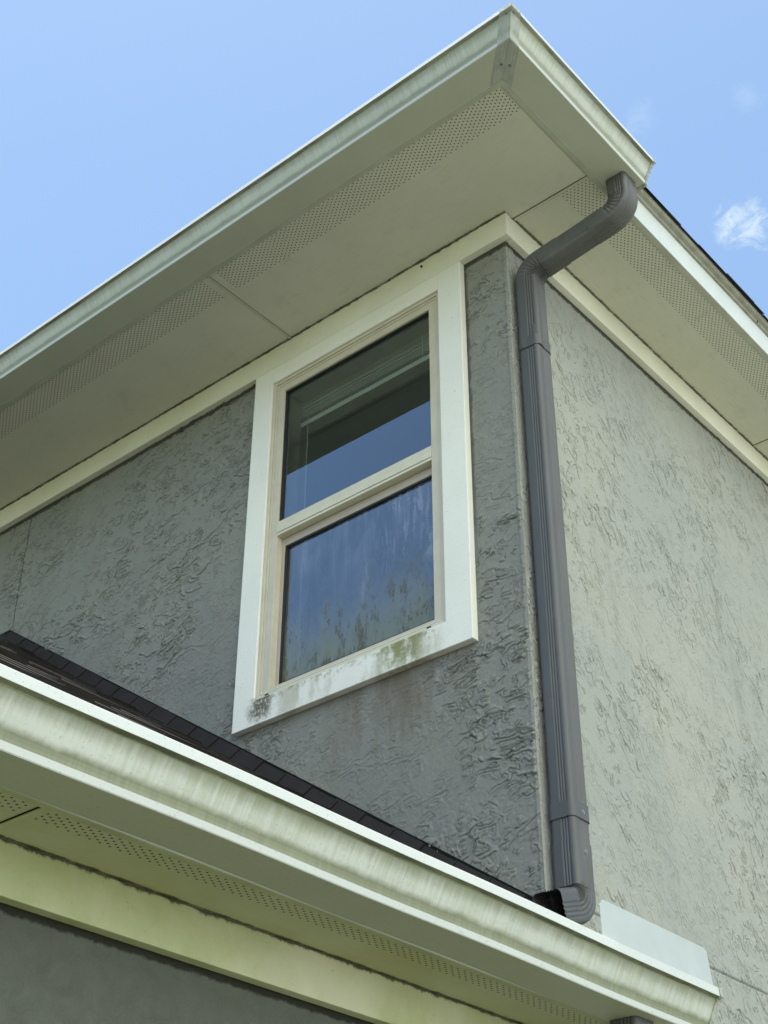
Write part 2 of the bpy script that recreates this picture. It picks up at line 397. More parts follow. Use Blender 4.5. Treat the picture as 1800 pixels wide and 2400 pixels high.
# glass: thin panes that reflect the sky and let the dim room through
def glass_mat(name, dirty):
    m = bpy.data.materials.new(name); m.use_nodes = True
    M = Mat.__new__(Mat); M.m = m; M.t = m.node_tree
    M.b = M.t.nodes['Principled BSDF']
    M._tc = M.t.nodes.new('ShaderNodeTexCoord')
    sep = M.t.nodes.new('ShaderNodeSeparateXYZ'); M.L(M._tc.outputs['Object'], sep.inputs[0])
    M.x, M.y, M.z = sep.outputs; M.obj = M._tc.outputs['Object']
    out = M.t.nodes['Material Output']
    tr = M.t.nodes.new('ShaderNodeBsdfTransparent'); tr.inputs['Color'].default_value = (0.88, 0.92, 0.89, 1)
    gl = M.t.nodes.new('ShaderNodeBsdfGlossy'); gl.inputs['Roughness'].default_value = 0.0
    gl.inputs['Color'].default_value = (0.76, 0.88, 1.0, 1)
    fr = M.t.nodes.new('ShaderNodeFresnel'); fr.inputs['IOR'].default_value = 1.52
    f2 = M.math('MULTIPLY_ADD', fr.outputs[0], 3.3, 0.0, clamp=True)
    mx = M.t.nodes.new('ShaderNodeMixShader')
    M.L(f2, mx.inputs[0]); M.L(tr.outputs[0], mx.inputs[1]); M.L(gl.outputs[0], mx.inputs[2])
    res = mx.outputs[0]
    if dirty:
        df = M.t.nodes.new('ShaderNodeBsdfDiffuse')
        haze = M.math('ADD', M.ramp(M.noise(5, 6, 0.65, stretch=(1, 1, 0.55), dist=0.6), 0.38, 0.70, 0.03, 0.30), M.ramp(M.noise(16, 5, 0.7, stretch=(2.2, 1, 0.22)), 0.48, 0.68, 0, 0.20))
        drip = M.math('MULTIPLY', M.ramp(M.noise(7.0, 5, 0.75, stretch=(7, 1, 0.9)), 0.47, 0.60, 0, 0.55),
                      M.math('MULTIPLY', M.ramp(M.x, -0.78, -0.50), M.ramp(M.z, -1.62, -1.25, 0.5, 1)))
        scum = M.math('MULTIPLY', M.ramp(M.math('MULTIPLY_ADD', M.noise(4.5, 6, 0.7, stretch=(1.6, 1, 0.6)), -0.42, M.z), -1.44, -1.80), 0.55)
        spots = M.math('MULTIPLY', M.ramp(M.noise(60, 4, 0.7), 0.56, 0.68, 0, 0.7),
                       M.math('MULTIPLY', M.ramp(M.noise(5, 4, 0.6, stretch=(1.5, 1, 0.6), loc=(4, 0, 2)), 0.46, 0.60), M.ramp(M.z, -1.06, -1.2)))
        spots2 = M.math('MULTIPLY', M.ramp(M.noise(16, 7, 0.8, stretch=(1.5, 1, 0.5)), 0.48, 0.60, 0, 0.8), M.ramp(M.z, -1.10, -1.45))
        col = M.mix(M.ramp(M.noise(6, 4), 0.4, 0.6), (0.24, 0.31, 0.46), (0.34, 0.40, 0.55))
        col = M.mix(M.math('MINIMUM', M.math('MULTIPLY', scum, 1.8), 1.0), col, (0.27, 0.28, 0.16))
        col = M.mix(M.math('MAXIMUM', spots, spots2), col, (0.085, 0.078, 0.038))
        M.L(col, df.inputs['Color'])
        tot = M.math('MAXIMUM', M.math('MAXIMUM', haze, drip), M.math('MAXIMUM', scum, M.math('MAXIMUM', spots, spots2)))
        m2 = M.t.nodes.new('ShaderNodeMixShader')
        M.L(tot, m2.inputs[0]); M.L(res, m2.inputs[1]); M.L(df.outputs[0], m2.inputs[2])
        res = m2.outputs[0]
    M.L(res, out.inputs['Surface'])
    M.t.nodes.remove(M.b)
    return M
MGL1 = glass_mat('clear_window_glass', False)
MGL2 = glass_mat('weathered_window_glass', True)

# ------------------------------------------------------------------ mesh helpers
def link(name, me, mat, parent, bevel=0.0, smooth=False):
    me.materials.append(mat.m)
    o = bpy.data.objects.new(name, me)
    COL.objects.link(o)
    if parent is not None: o.parent = parent
    if smooth:
        me.polygons.foreach_set('use_smooth', [True] * len(me.polygons))
    if bevel:
        b = o.modifiers.new('bevel', 'BEVEL'); b.width = bevel; b.segments = 2
        b.limit_method = 'ANGLE'; b.angle_limit = math.radians(35)
    me.update()
    return o

class MB:
    def __init__(s): s.v = []; s.f = []; s.uv = []
    def add(s, vs, fs, uvs=None):
        n = len(s.v); s.v += [tuple(p) for p in vs]; s.f += [tuple(i + n for i in f) for f in fs]
        s.uv += list(uvs) if uvs else [(0, 0)] * len(vs)
    def box(s, x0, x1, y0, y1, z0, z1):
        s.add([(x0, y0, z0), (x1, y0, z0), (x1, y1, z0), (x0, y1, z0), (x0, y0, z1), (x1, y0, z1), (x1, y1, z1), (x0, y1, z1)],
              [(0, 3, 2, 1), (4, 5, 6, 7), (0, 1, 5, 4), (1, 2, 6, 5), (2, 3, 7, 6), (3, 0, 4, 7)])
        return s
    def obox(s, c, ax, ay, az):
        c = Vector(c); ax, ay, az = Vector(ax), Vector(ay), Vector(az)
        vs = [c + ax * i + ay * j + az * k for k in (-1, 1) for (i, j) in ((-1, -1), (1, -1), (1, 1), (-1, 1))]
        s.add(vs, [(0, 3, 2, 1), (4, 5, 6, 7), (0, 1, 5, 4), (1, 2, 6, 5), (2, 3, 7, 6), (3, 0, 4, 7)])
        return s
    def prism(s, poly, fn, a, b):
        """poly of 2-D points extruded between a and b; fn(p, t) -> 3-D point"""
        n = len(poly)
        vs = [fn(p, a) for p in poly] + [fn(p, b) for p in poly]
        fs = [tuple(range(n)), tuple(range(2 * n - 1, n - 1, -1))]
        fs += [(i, i + n, (i + 1) % n + n, (i + 1) % n) for i in range(n)]
        s.add(vs, fs); return s
    def done(s, name, mat, parent=None, bevel=0.0, smooth=False, fixn=True):
        me = bpy.data.meshes.new(name)
        me.from_pydata(s.v, [], s.f)
        ul = me.uv_layers.new(name='UVMap')
        idx = np.empty(len(me.loops), dtype=np.int32); me.loops.foreach_get('vertex_index', idx)
        ul.data.foreach_set('uv', np.array(s.uv, dtype=np.float32)[idx].ravel())
        if fixn:
            import bmesh
            bm = bmesh.new(); bm.from_mesh(me); bmesh.ops.recalc_face_normals(bm, faces=bm.faces); bm.to_mesh(me); bm.free()
        return link(name, me, mat, parent, bevel, smooth)

def thing(name, label, cat, loc, group=None):
    o = bpy.data.objects.new(name, None); COL.objects.link(o); o.location = loc
    o.empty_display_size = 0.3
    o['label'] = label; o['category'] = cat
    if group: o['group'] = group
    return o

# ------------------------------------------------------------------ ground
gr = MB(); gr.add([(-400, -400, 0), (400, -400, 0), (400, 400, 0), (-400, 400, 0)], [(0, 1, 2, 3)])
g = gr.done('ground', MGR); g['kind'] = 'structure'
dv_ = MB(); dv_.box(3.4, 9.5, -22, 26, 0.0, 0.03)  # unseen pale slab, added to bounce light up onto the side wall
g = dv_.done('bounce_slab', MCO, bevel=.01); g['kind'] = 'structure'

house = thing('house', 'two-storey grey stucco house corner with white eaves and a single-hung window', 'house', (0, 0, H0))

# ------------------------------------------------------------------ stucco walls (trowelled relief as real geometry)
def field(nx, nz, step, sx, sz, ang, seed):
    """smooth random field, correlation lengths sx, sz (m), rotated by ang"""
    r = np.random.default_rng(seed)
    w = r.standard_normal((nz, nx))
    F = np.fft.rfft2(w)
    kz = np.fft.fftfreq(nz, step)[:, None] * 2 * np.pi
    kx = np.fft.rfftfreq(nx, step)[None, :] * 2 * np.pi
    ca, sa = math.cos(ang), math.sin(ang)
    a = kx * ca + kz * sa; b = -kx * sa + kz * ca
    F *= np.exp(-0.5 * ((a * sx) ** 2 + (b * sz) ** 2))
    f = np.fft.irfft2(F, s=(nz, nx))
    return f / f.std()
def sstep(x, a, b):
    t = np.clip((x - a) / (b - a), 0, 1); return t * t * (3 - 2 * t)
def stucco_height(nx, nz, step, ang, seed, strength=1.0, even=0.0):
    """skip-trowelled relief: broken ledges, each with a sharp undercut lip and a feathered back"""
    h = field(nx, nz, step, 0.22, 0.22, 0, seed) * 0.0015
    crev = np.zeros((nz, nx))
    big = sstep(field(nx, nz, step, 0.15, 0.11, ang, seed + 77), -0.9, 0.8)
    big = big + (1 - big) * even
    wob = field(nx, nz, step, .010, .010, 0, seed + 50)
    wob2 = field(nx, nz, step, .005, .005, 0, seed + 51)
    for k, (lx, lz, freq, amp, m0, da) in enumerate(((.085, .026, 0.62, .0062, 0.15, 0.0), (.052, .0155, 0.62, .0056, 0.20, 0.25),
                                                     (.034, .0105, 0.62, .0048, 0.25, -0.22), (.021, .0075, 0.60, .0036, 0.30, 0.1))):
        f = field(nx, nz, step, lx, lz, ang + da, seed + 3 * k + 1) + 0.20 * wob + 0.11 * wob2
        m = sstep(field(nx, nz, step, lx * 0.65, lz * 1.5, ang, seed + 3 * k + 2) + 0.3 * wob, m0, m0 + 0.22)
        ph = f * freq
        gz, gx = np.gradient(ph, step)
        g = np.hypot(gx, gz) + 1e-6
        fr = ph - np.floor(ph)
        d = np.where(fr > .5, fr - 1, fr) / g                 # signed distance to the ledge (m)
        side = np.where(d < 0, np.exp(d / (0.010 + lx * .25)), 0.0) * sstep(-d, -0.0005, step * 0.9)
        wgt = m * (0.08 + 0.92 * big) * np.clip(0.016 / (0.006 + lz) , 0, 1)
        h = h + amp * strength * wgt * side
        cr = np.exp(-((d - 0.0010) / (step * 0.46)) ** 2)
        h = h - 0.0030 * strength * wgt * cr
        crev = np.maximum(crev, np.clip(cr * wgt * 1.35, 0, 1))
    h = h + field(nx, nz, step, .0035, .0035, 0, seed + 99) * 0.00025
    return h, crev
def grid_wall(name, mat, a0, a1, z0, z1, step, seed, ang, place, mask, keep, strength=1.0, even=0.0):
    nx = int(round((a1 - a0) / step)) + 1; nz = int(round((z1 - z0) / step)) + 1
    A = np.linspace(a0, a1, nx); Z = np.linspace(z0, z1, nz)
    ex, ez = nx + (nx % 2), nz + (nz % 2)
    h, cv = stucco_height(ex, ez, step, ang, seed, strength, even)
    h = h[:nz, :nx]; cv = cv[:nz, :nx]
    AA, ZZ = np.meshgrid(A, Z)
    h = mask(AA, ZZ, h)
    P = place(AA, ZZ, h).reshape(-1, 3)
    i = np.arange(nx * nz).reshape(nz, nx)
    q = np.stack([i[:-1, :-1], i[:-1, 1:], i[1:, 1:], i[1:, :-1]], -1)
    kc = keep(0.5 * (AA[:-1, :-1] + AA[1:, 1:]), 0.5 * (ZZ[:-1, :-1] + ZZ[1:, 1:]))
    q = q[kc]
    used = np.unique(q); remap = np.full(nx * nz, -1); remap[used] = np.arange(len(used))
    q = remap[q]; P = P[used]; cv = cv.reshape(-1)[used]
    me = bpy.data.meshes.new(name)
    me.vertices.add(len(P)); me.vertices.foreach_set('co', P.astype(np.float32).ravel())
    me.loops.add(q.size); me.loops.foreach_set('vertex_index', q.astype(np.int32).ravel())
    me.polygons.add(len(q)); me.polygons.foreach_set('loop_start', np.arange(0, q.size, 4, dtype=np.int32))
    me.polygons.foreach_set('loop_total', np.full(len(q), 4, dtype=np.int32))
    at = me.attributes.new('crease_shade', 'FLOAT', 'POINT'); at.data.foreach_set('value', cv.astype(np.float32))
    me.update(calc_edges=True)
    return link(name, me, mat, house, smooth=True)

STEP = 0.0025
def maskA(A, Z, h):
    h = h * sstep(-A, 0.0, 0.007)
    h = h + 0.002 * np.exp(-((A + 0.010) / 0.006) ** 2)
    h = h - 0.008 * np.exp(-((A + 2.80) / 0.0042) ** 2)            # control joint
    win = np.maximum(np.maximum(-1.271 - A, A + 0.194), -1.75 - Z)
    h = h * (0.35 + 0.65 * sstep(win, 0.0, 0.03))
    return np.clip(h, -0.010, 0.014)
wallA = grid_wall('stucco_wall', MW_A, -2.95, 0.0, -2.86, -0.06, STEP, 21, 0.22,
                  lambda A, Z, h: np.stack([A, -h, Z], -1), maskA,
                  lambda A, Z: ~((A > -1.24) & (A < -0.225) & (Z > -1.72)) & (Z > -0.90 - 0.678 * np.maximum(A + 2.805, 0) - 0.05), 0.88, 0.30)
wallA['label'] = 'darker shaded stucco wall around the window, with horizontal trowel ridges'
def maskB(A, Z, h):
    h = h * sstep(A, 0.0, 0.007)
    h = h + 0.002 * np.exp(-((A - 0.010) / 0.006) ** 2)
    h = h - 0.012 * np.exp(-((Z + 2.606) / 0.0042) ** 2) * sstep(A, 0.1, 0.12)
    h = h + 0.004 * sstep(-Z, 2.60, 2.612)
    return np.clip(h, -0.014, 0.016)
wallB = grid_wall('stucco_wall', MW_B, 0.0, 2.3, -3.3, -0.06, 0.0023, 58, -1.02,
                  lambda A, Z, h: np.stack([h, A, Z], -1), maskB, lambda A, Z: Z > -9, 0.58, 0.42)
wallB['label'] = 'lighter stucco side wall with steep diagonal trowel ridges'
m = MB()
pw = MB(); pw.add([(-7, 0, -5.5), (-2.95, 0, -5.5), (-2.95, 0, -.06), (-7, 0, -.06)], [(0, 1, 2, 3)]); pw.done('stucco_wall', MW_A, house)
m.add([(0, 2.3, -5.5), (0, 7, -5.5), (0, 7, -.06), (0, 2.3, -.06)], [(0, 1, 2, 3)])
m.add([(0, 0, -5.5), (0, 2.3, -5.5), (0, 2.3, -3.3), (0, 0, -3.3)], [(0, 1, 2, 3)])
m.add([(-7, 0, -5.5), (-7, 7, -5.5), (-7, 7, -.06), (-7, 0, -.06)], [(0, 1, 2, 3)])
m.add([(-7, 7, -5.5), (0, 7, -5.5), (0, 7, -.06), (-7, 7, -.06)], [(0, 1, 2, 3)])
m.done('stucco_wall', MW_B, house)

# ------------------------------------------------------------------ frieze boards
GAP = 0.004
m = MB(); m.prism([(-7, -HF), (T, -HF), (T, -GAP), (-7, -GAP)], lambda p, t: (p[0], t, p[1]), -T, 0.0)
fa = m.done('frieze_board', MT, house, bevel=0.0015)
m = MB(); m.box(0.0, T - .0015, 0.003, 7, -HF, -GAP)
m.done('frieze_board', MT, house, bevel=0.0015)

# window surround (one flat rendered band, butted under the frieze)
XL, XR, ZB = -1.2713, -0.194, -1.75
FL, FR, FT, FB = -1.169, -0.301, -0.1975, -1.652
m = MB()
z1 = -HF - 0.0005
out = [(XL, z1), (XL, ZB), (XR, ZB), (XR, z1)]
inn = [(FR, z1), (FR, FB), (FL, FB), (FL, z1)]
m.prism(out + inn, lambda p, t: (p[0], t, p[1]), -T, 0.0)
m.box(FL + .0003, FR - .0003, -T, 0.0, FT, z1)
sur = m.done('window_surround', MS, house, bevel=0.002)

# ------------------------------------------------------------------ soffits
def slab(m, x0, x1, y0, y1, z, t=0.012): m.box(x0, x1, y0, y1, z, z + t)
m = MB(); slab(m, -7, OX - .001, -OY + .001, 0.016, 0.0)
sA = m.done('soffit', MSA, house)
m = MB(); slab(m, 0.0, OX - .001, 0.0165, 7, 0.0)
sB = m.done('soffit', MSB, house)
# folded joints between soffit panels
def joint(parent, mat, x0, x1, y0, y1, z):
    m = MB(); m.box(x0, x1, y0, y1, z - 0.0035, z - .0002); return m.done('panel_joint', mat, parent, bevel=0.001)
M_JT = plain('soffit_joint_metal', (0.50, 0.51, 0.43), 0.55, var=0.1)
joint(sA, M_JT, -1.085, -1.072, -OY + .026, -T - .001, 0)
joint(sA, M_JT, -4.745, -4.732, -OY + .026, -T - .001, 0)
joint(sB, M_JT, T + .001, OX - .026, 0.0205, 0.033, 0)
joint(sB, M_JT, T + .001, OX - .026, 1.872, 1.885, 0)
for bb, pa in (((-1.0718, -1.0703, -OY + .026, -T - .001), sA), ((T + .001, OX - .026, 0.0178, 0.0204), sB), ((T + .001, OX - .026, 1.869, 1.8718), sB)):
    m = MB(); m.box(*bb, -.0008, -.0002); m.done('shadow_gap', M_DARK, pa)

# ------------------------------------------------------------------ fascia
FZ = 0.117
m = MB()
m.box(-7.4, OX, -OY - .001, -OY + .003, -.005, FZ)
m.box(OX - .003, OX + .001, -OY + .0035, 7.4, -.005, FZ)
fas = m.done('fascia', M_FASC, house)
m = MB()                                   # its bottom return under the soffit
m.box(-7.4, OX - .0035, -OY + .0035, -OY + .024, -.0055, -.0035)
m.box(OX - .024, OX - .0035, -OY + .0245, 7.4, -.0055, -.0035)
m.done('fascia_return', M_FUND, fas, bevel=.0006)

# ------------------------------------------------------------------ K-style gutters
PROF = [(0.0, .112), (0.0, .0), (.097, .0), (.0985, .0015), (.1000, .0125), (.0985, .0145), (.0988, .0200), (.1010, .0262), (.1045, .0315), (.1088, .0375), (.1135, .0448),
        (.1185, .0530), (.1240, .0615), (.1325, .0735), (.1340, .0775), (.1385, .0785), (.1450, .0790), (.1478, .0795), (.1462, .0972), (.1445, .0985), (.1300, .0985), (.1290, .0930)]
BD = 0.1145                     # depth of the gutter floor
def profile(sx=1.0, sz=1.0, off=0.0):
    P = [(x * sx if x > .0971 or x < .09 else x, z * sz) for x, z in PROF]
    P = [(BD + (x - 0.097) * sx if x >= .097 else x, z * sz) for x, z in PROF]
    V = [0.0]
    raw = PROF
    # v coordinate: fixed along the unscaled section so the stains sit on the same folds
    tab = [-.112, 0.0, .097, .0985, .1100, .1120, .1180, .1270, .1370, .1480, .1580, .1680, .1790, .1900, .2080, .2100, .2160, .2200, .2330, .2360, .2500, .2560]
    if off:
        Q = []
        for i, (x, z) in enumerate(P):
            a = P[max(i - 1, 0)]; b = P[min(i + 1, len(P) - 1)]
            dx, dz = b[0] - a[0], b[1] - a[1]; l = math.hypot(dx, dz)
            Q.append((x + dz / l * off, z - dx / l * off))
        P = Q
    return P, tab
def gutter_run(m, prof, ptfn, s0, s1, n=1, rng=None, uoff=0.0, sag=None):
    P, tab = prof
    rows = []
    vs, uv, fs = [], [], []
    for k in range(n + 1):
        for i, (d, z) in enumerate(P):
            a, b = s0(d), s1(d)
            s = a + (b - a) * k / n
            zz = z + (sag(s) if sag else 0)
            vs.append(ptfn(s, d, zz)); uv.append((s + uoff, tab[i]))
    w = len(P)
    for k in range(n):
        for i in range(w - 1):
            fs.append((k * w + i, (k + 1) * w + i, (k + 1) * w + i + 1, k * w + i + 1))
    m.add(vs, fs, uv)
ZG = -0.0065
YE = 0.190
P1 = profile(0.92, 1.056)
m = MB()
gutter_run(m, P1, lambda s, d, z: (s, -OY - .0015 - d, ZG + z), lambda d: -7.4, lambda d: OX + .0015 + d, n=60)
gutter_run(m, P1, lambda s, d, z: (OX + .0015 + d, s, ZG + z), lambda d: -OY - .0015 - d, lambda d: YE, n=14, uoff=20)
gut = m.done('gutter', MG, house, fixn=False)
gut['label'] = 'upper white box gutter wrapping the roof corner'
sol = gut.modifiers.new('sheet', 'SOLIDIFY'); sol.thickness = 0.0008; sol.offset = 0
# mitre cover strip on the corner
P1o = profile(0.92, 1.056, 0.0016)
def part_prof(P, a, b): return ([p for p in P[0][a:b]], P[1][a:b])
m = MB()
pp = part_prof(P1o, 1, 20)
gutter_run(m, pp, lambda s, d, z: (s, -OY - .0015 - d, ZG + z), lambda d: OX + d - 0.050, lambda d: OX + .0015 + d, n=10)
gutter_run(m, pp, lambda s, d, z: (OX + .0015 + d, s, ZG + z), lambda d: -OY - .0015 - d, lambda d: -OY - d + .050, n=10)
# crumple it a little
rr = random.Random(3)
m.v = [(x + rr.uniform(-.0006, .0006), y + rr.uniform(-.0006, .0006), z + rr.uniform(-.0004, .0004)) for x, y, z in m.v]
cs = m.done('corner_strip', M_STRAP, gut, fixn=False, smooth=False)

def screw(parent, p, nrm, r=0.0052):
    m = MB(); nrm = Vector(nrm).normalized()
    t = nrm.orthogonal().normalized(); b = nrm.cross(t); p = Vector(p)
    for (ra, rb, h0, h1, k) in ((r * 1.5, r * 1.5, 0, .0008, 14), (r, r * .75, .0008, .0035, 6)):
        lo = [p + nrm * h0 + (t * math.cos(a) + b * math.sin(a)) * ra for a in [i * 2 * math.pi / k for i in range(k)]]
        hi = [p + nrm * h1 + (t * math.cos(a) + b * math.sin(a)) * rb for a in [i * 2 * math.pi / k for i in range(k)]]
        m.add(lo + hi, [tuple(range(k, 2 * k))] + [(i, (i + 1) % k, (i + 1) % k + k, i + k) for i in range(k)])
    return m.done('screw', M_SCREW, parent)
screw(cs, (OX + .160 - .026, -OY - .1515, ZG + .082), (0, -1, -.3))
screw(cs, (OX + .1515, -OY - .160 + .022, ZG + .082), (1, 0, -.3))
screw(cs, (OX + .055 - .022, -OY - .050, ZG - .0022), (0, 0, -1), .0035)
screw(cs, (OX + .052, -OY - .052 + .024, ZG - .0022), (0, 0, -1), .0035)

def end_cap(parent, prof, ptfn, s, sgn, mat, seed):
    P, tab = prof
    r = random.Random(seed)
    m = MB()
    m.add([ptfn(s, d, z) for d, z in P], [tuple(range(len(P)))])
    # crimped flange that follows the profile, wavy
    vs, fs = [], []
    pts = []
    for i in range(1, len(P) - 2):
        for k in range(3):
            t = k / 3; pts.append((P[i][0] * (1 - t) + P[i + 1][0] * t, P[i][1] * (1 - t) + P[i + 1][1] * t))
    for i, (d, z) in enumerate(pts):
        a = pts[max(i - 1, 0)]; b = pts[min(i + 1, len(pts) - 1)]
        dx, dz = b[0] - a[0], b[1] - a[1]; l = math.hypot(dx, dz) or 1
        nx_, nz_ = dz / l, -dx / l
        w = .0012 * math.sin(i * 1.1) + r.uniform(-.0012, .0012)
        for (o, ss) in ((-.0015, -.007 + w), (.0030 + w * .4, -.007 + w), (.0034 + w * .4, .006 + w), (-.0015, .006 + w)):
            vs.append(ptfn(s + sgn * ss, d + nx_ * o, z + nz_ * o))
    n = len(pts)
    for i in range(n - 1):
        for j in range(4):
            fs.append((i * 4 + j, (i + 1) * 4 + j, (i + 1) * 4 + (j + 1) % 4, i * 4 + (j + 1) % 4))
    m.add(vs, fs)
    return m.done('end_cap', mat, parent)
M_CAP = plain('crimped_end_cap', (0.40, 0.42, 0.36), 0.4, 0.5, var=0.45, sc=40)
end_cap(gut, P1, lambda s, d, z: (OX + .0015 + d, s, ZG + z), YE, 1, M_CAP, 5)

# ------------------------------------------------------------------ upper roof (hipped)
SL = 0.678
RE = 0.040                     # shingle edge beyond the fascia
x1, x0 = OX + RE, -7.4
y0, y1 = -OY - RE, 7.4
zr = FZ + .030
w = (y1 - y0) / 2 if (y1 - y0) < (x1 - x0) else (x1 - x0) / 2
xm0, xm1 = x0 + w, x1 - w
if xm0 > xm1: xm0 = xm1 = (x0 + x1) / 2
ym0, ym1 = y0 + w, y1 - w
if ym0 > ym1: ym0 = ym1 = (y0 + y1) / 2
ztop = zr + w * SL
m = MB()
m.add([(x0, y0, zr), (x1, y0, zr), (x1, y1, zr), (x0, y1, zr), (xm0, ym0, ztop), (xm1, ym0, ztop), (xm1, ym1, ztop), (xm0, ym1, ztop)],
      [(0, 1, 5, 4), (1, 2, 6, 5), (2, 3, 7, 6), (3, 0, 4, 7), (4, 5, 6, 7), (0, 3, 2, 1)])
roof = m.done('roof', MSH, house)
roof['label'] = 'dark shingle hip roof above the eaves'
# starter course: laminated tabs of uneven thickness along the side eave
m = MB(); rr = random.Random(12)
y = YE - .3
while y < 4.2:
    L_ = rr.uniform(.07, .26); th = rr.choice((.002, .003, .0065, .008)); pr = rr.uniform(-.004, .003)
    a, b = y + .001, y + L_ - .001
    xo = x1 + .006 + pr
    lo = zr - .0005
    m.add([(xo, a, lo), (xo, b, lo), (xo - .25, b, lo + .25 * SL), (xo - .25, a, lo + .25 * SL),
           (xo, a, lo + th), (xo, b, lo + th), (xo - .25, b, lo + .25 * SL + th), (xo - .25, a, lo + .25 * SL + th)],
          [(0, 3, 2, 1), (4, 5, 6, 7), (0, 1, 5, 4), (1, 2, 6, 5), (2, 3, 7, 6), (3, 0, 4, 7)])
    y += L_
m.done('shingle_course', MSH, roof)
# drip edge: two folds between fascia top and shingles
m = MB()
pr = [(OX + .0015, FZ - .002), (OX + .010, FZ + .001), (OX + .012, FZ + .010), (OX + .026, FZ + .016), (OX + .034, FZ + .0285), (OX - .02, FZ + .0288), (OX - .02, FZ - .002)]
m.prism(pr, lambda p, t: (p[0], t, p[1]), YE + .004, 7.4)
de = m.done('drip_edge', M_DRIP, house, bevel=.0008)
m = MB()
m.box(OX + .0100, OX + .0134, 1.262, 1.266, FZ + .0005, FZ + .012)
m.done('lap_joint', M_DARK, de)
m = MB(); m.box(-7.4, OX + .03, -OY - .03, -OY + .02, FZ + .001, zr - .0005)
m.box(OX - .02, OX + .03, -OY + .0205, YE + .003, FZ + .001, zr - .0005)
m.done('drip_edge', M_DRIP, house)

# ------------------------------------------------------------------ pipes
def section(wx, wy, r, gx=(), gy=(), depth=.0026, gw=.0026):
    """rounded rectangle, grooves at given offsets on the faces parallel to x (gx) and y (gy); list of (a,b)"""
    pts = []
    def side(p, q, n, gs, half):
        (ax, ay), (bx, by) = p, q
        L_ = math.hypot(bx - ax, by - ay); tx, ty = (bx - ax) / L_, (by - ay) / L_; nx_, ny_ = ty, -tx
        N = n
        for k in range(N):
            t = L_ * (k + .5) / N; c = t - L_ / 2
            d = sum(depth * math.exp(-((c - g_) / gw) ** 2) for g_ in gs)
            pts.append((ax + tx * t - nx_ * d, ay + ty * t - ny_ * d))
    hx, hy = wx / 2, wy / 2
    cs_ = [(hx - r, -hy + r, -90), (hx - r, hy - r, 0), (-hx + r, hy - r, 90), (-hx + r, -hy + r, 180)]
    sides = [((-hx + r, -hy), (hx - r, -hy), gx), ((hx, -hy + r), (hx, hy - r), gy), ((hx - r, hy), (-hx + r, hy), gx), ((-hx, hy - r), (-hx, -hy + r), gy)]
    for (p, q, gs), (cx_, cy_, a0) in zip(sides, cs_):
        side(p, q, 44, gs, 0)
        for k in range(7):
            a = math.radians(a0 + 90 * k / 6); pts.append((cx_ + r * math.cos(a), cy_ + r * math.sin(a)))
    return pts
def fillet(pts, rad, n=14, seg=.02):
    """polyline with rounded corners; returns [(point, tangent, bend amount, inner dir)]"""
    P = [Vector(p) for p in pts]; out = []
    def line(a, b, first):
        L_ = (b - a).length; k = max(1, int(L_ / seg)); d = (b - a) / L_
        for i in range(0 if first else 1, k + 1): out.append((a + (b - a) * i / k, d, 0.0, Vector((0, 0, 0))))
    cur = P[0]; first = True
    for i in range(1, len(P) - 1):
        d0 = (P[i] - P[i - 1]).normalized(); d1 = (P[i + 1] - P[i]).normalized()
        ang = math.acos(max(-1, min(1, d0.dot(d1)))); r = rad[i - 1]; tl = r * math.tan(ang / 2)
        a = P[i] - d0 * tl; line(cur, a, first); first = False
        inn = (d1 - d0 * d0.dot(d1)).normalized(); c = a + inn * r
        for k in range(1, n + 1):
            th = ang * k / n
            p = c - inn * r * math.cos(th) + d0 * r * math.sin(th)
            tg = d0 * math.cos(th) + inn * math.sin(th)
            out.append((p, tg, k / n, (c - p).normalized()))
        cur = P[i] + d1 * tl
    line(cur, P[-1], first)
    return out
def sweep(name, path, sec, mat, parent, xref, pleat=0.0, nple=6, scale=1.0, cap=True, smooth=True, rnd=None):
    m = MB(); n = len(sec); vs = []; fs = []
    X = Vector(xref)
    for k, (p, t, b, inn) in enumerate(path):
        xa = (X - t * X.dot(t)).normalized(); ya = t.cross(xa)
        X = xa
        for (a, c) in sec:
            sc_k = scale(k / (len(path) - 1)) if callable(scale) else scale
            off = xa * a * sc_k + ya * c * sc_k
            if b > 0 and pleat:
                wgt = max(0.0, min(1.0, 0.55 + off.dot(inn) / .07))
                ph = abs(((b * nple) % 1.0) - .5) * 2
                pl = (1 - ph) ** 1.5 if b < .999 else 0
                off = off - off.normalized() * pleat * pl * wgt
            vs.append(p + off)
    for k in range(len(path) - 1):
        for i in range(n):
            j = (i + 1) % n
            fs.append((k * n + i, k * n + j, (k + 1) * n + j, (k + 1) * n + i))
    m.add(vs, fs)
    o = m.done(name, mat, parent, smooth=smooth, fixn=True)
    s = o.modifiers.new('sheet', 'SOLIDIFY'); s.thickness = 0.0009; s.offset = -1
    e = o.modifiers.new('split', 'EDGE_SPLIT'); e.split_angle = math.radians(42)
    return o
PW, PD = 0.080, 0.088
GX = (-.022, -.013, -.004, .0)[:3]
GXs = (-.020, -.011, -.002)
GYs = (-.026, -.015, -.004, .007)
SEC = section(PW, PD, .014, GXs, GYs)
SECP = section(PW, PD, .014)
PX, PY = 0.054, 0.065
# straight leader down the side wall
pth = fillet([(PX, PY, -.56), (PX, PY, -2.50)], [], seg=.05)
ds = sweep('downspout', pth, SEC, M_DS, house, (1, 0, 0))
ds['label'] = 'long charcoal downspout on the corner of the side wall'
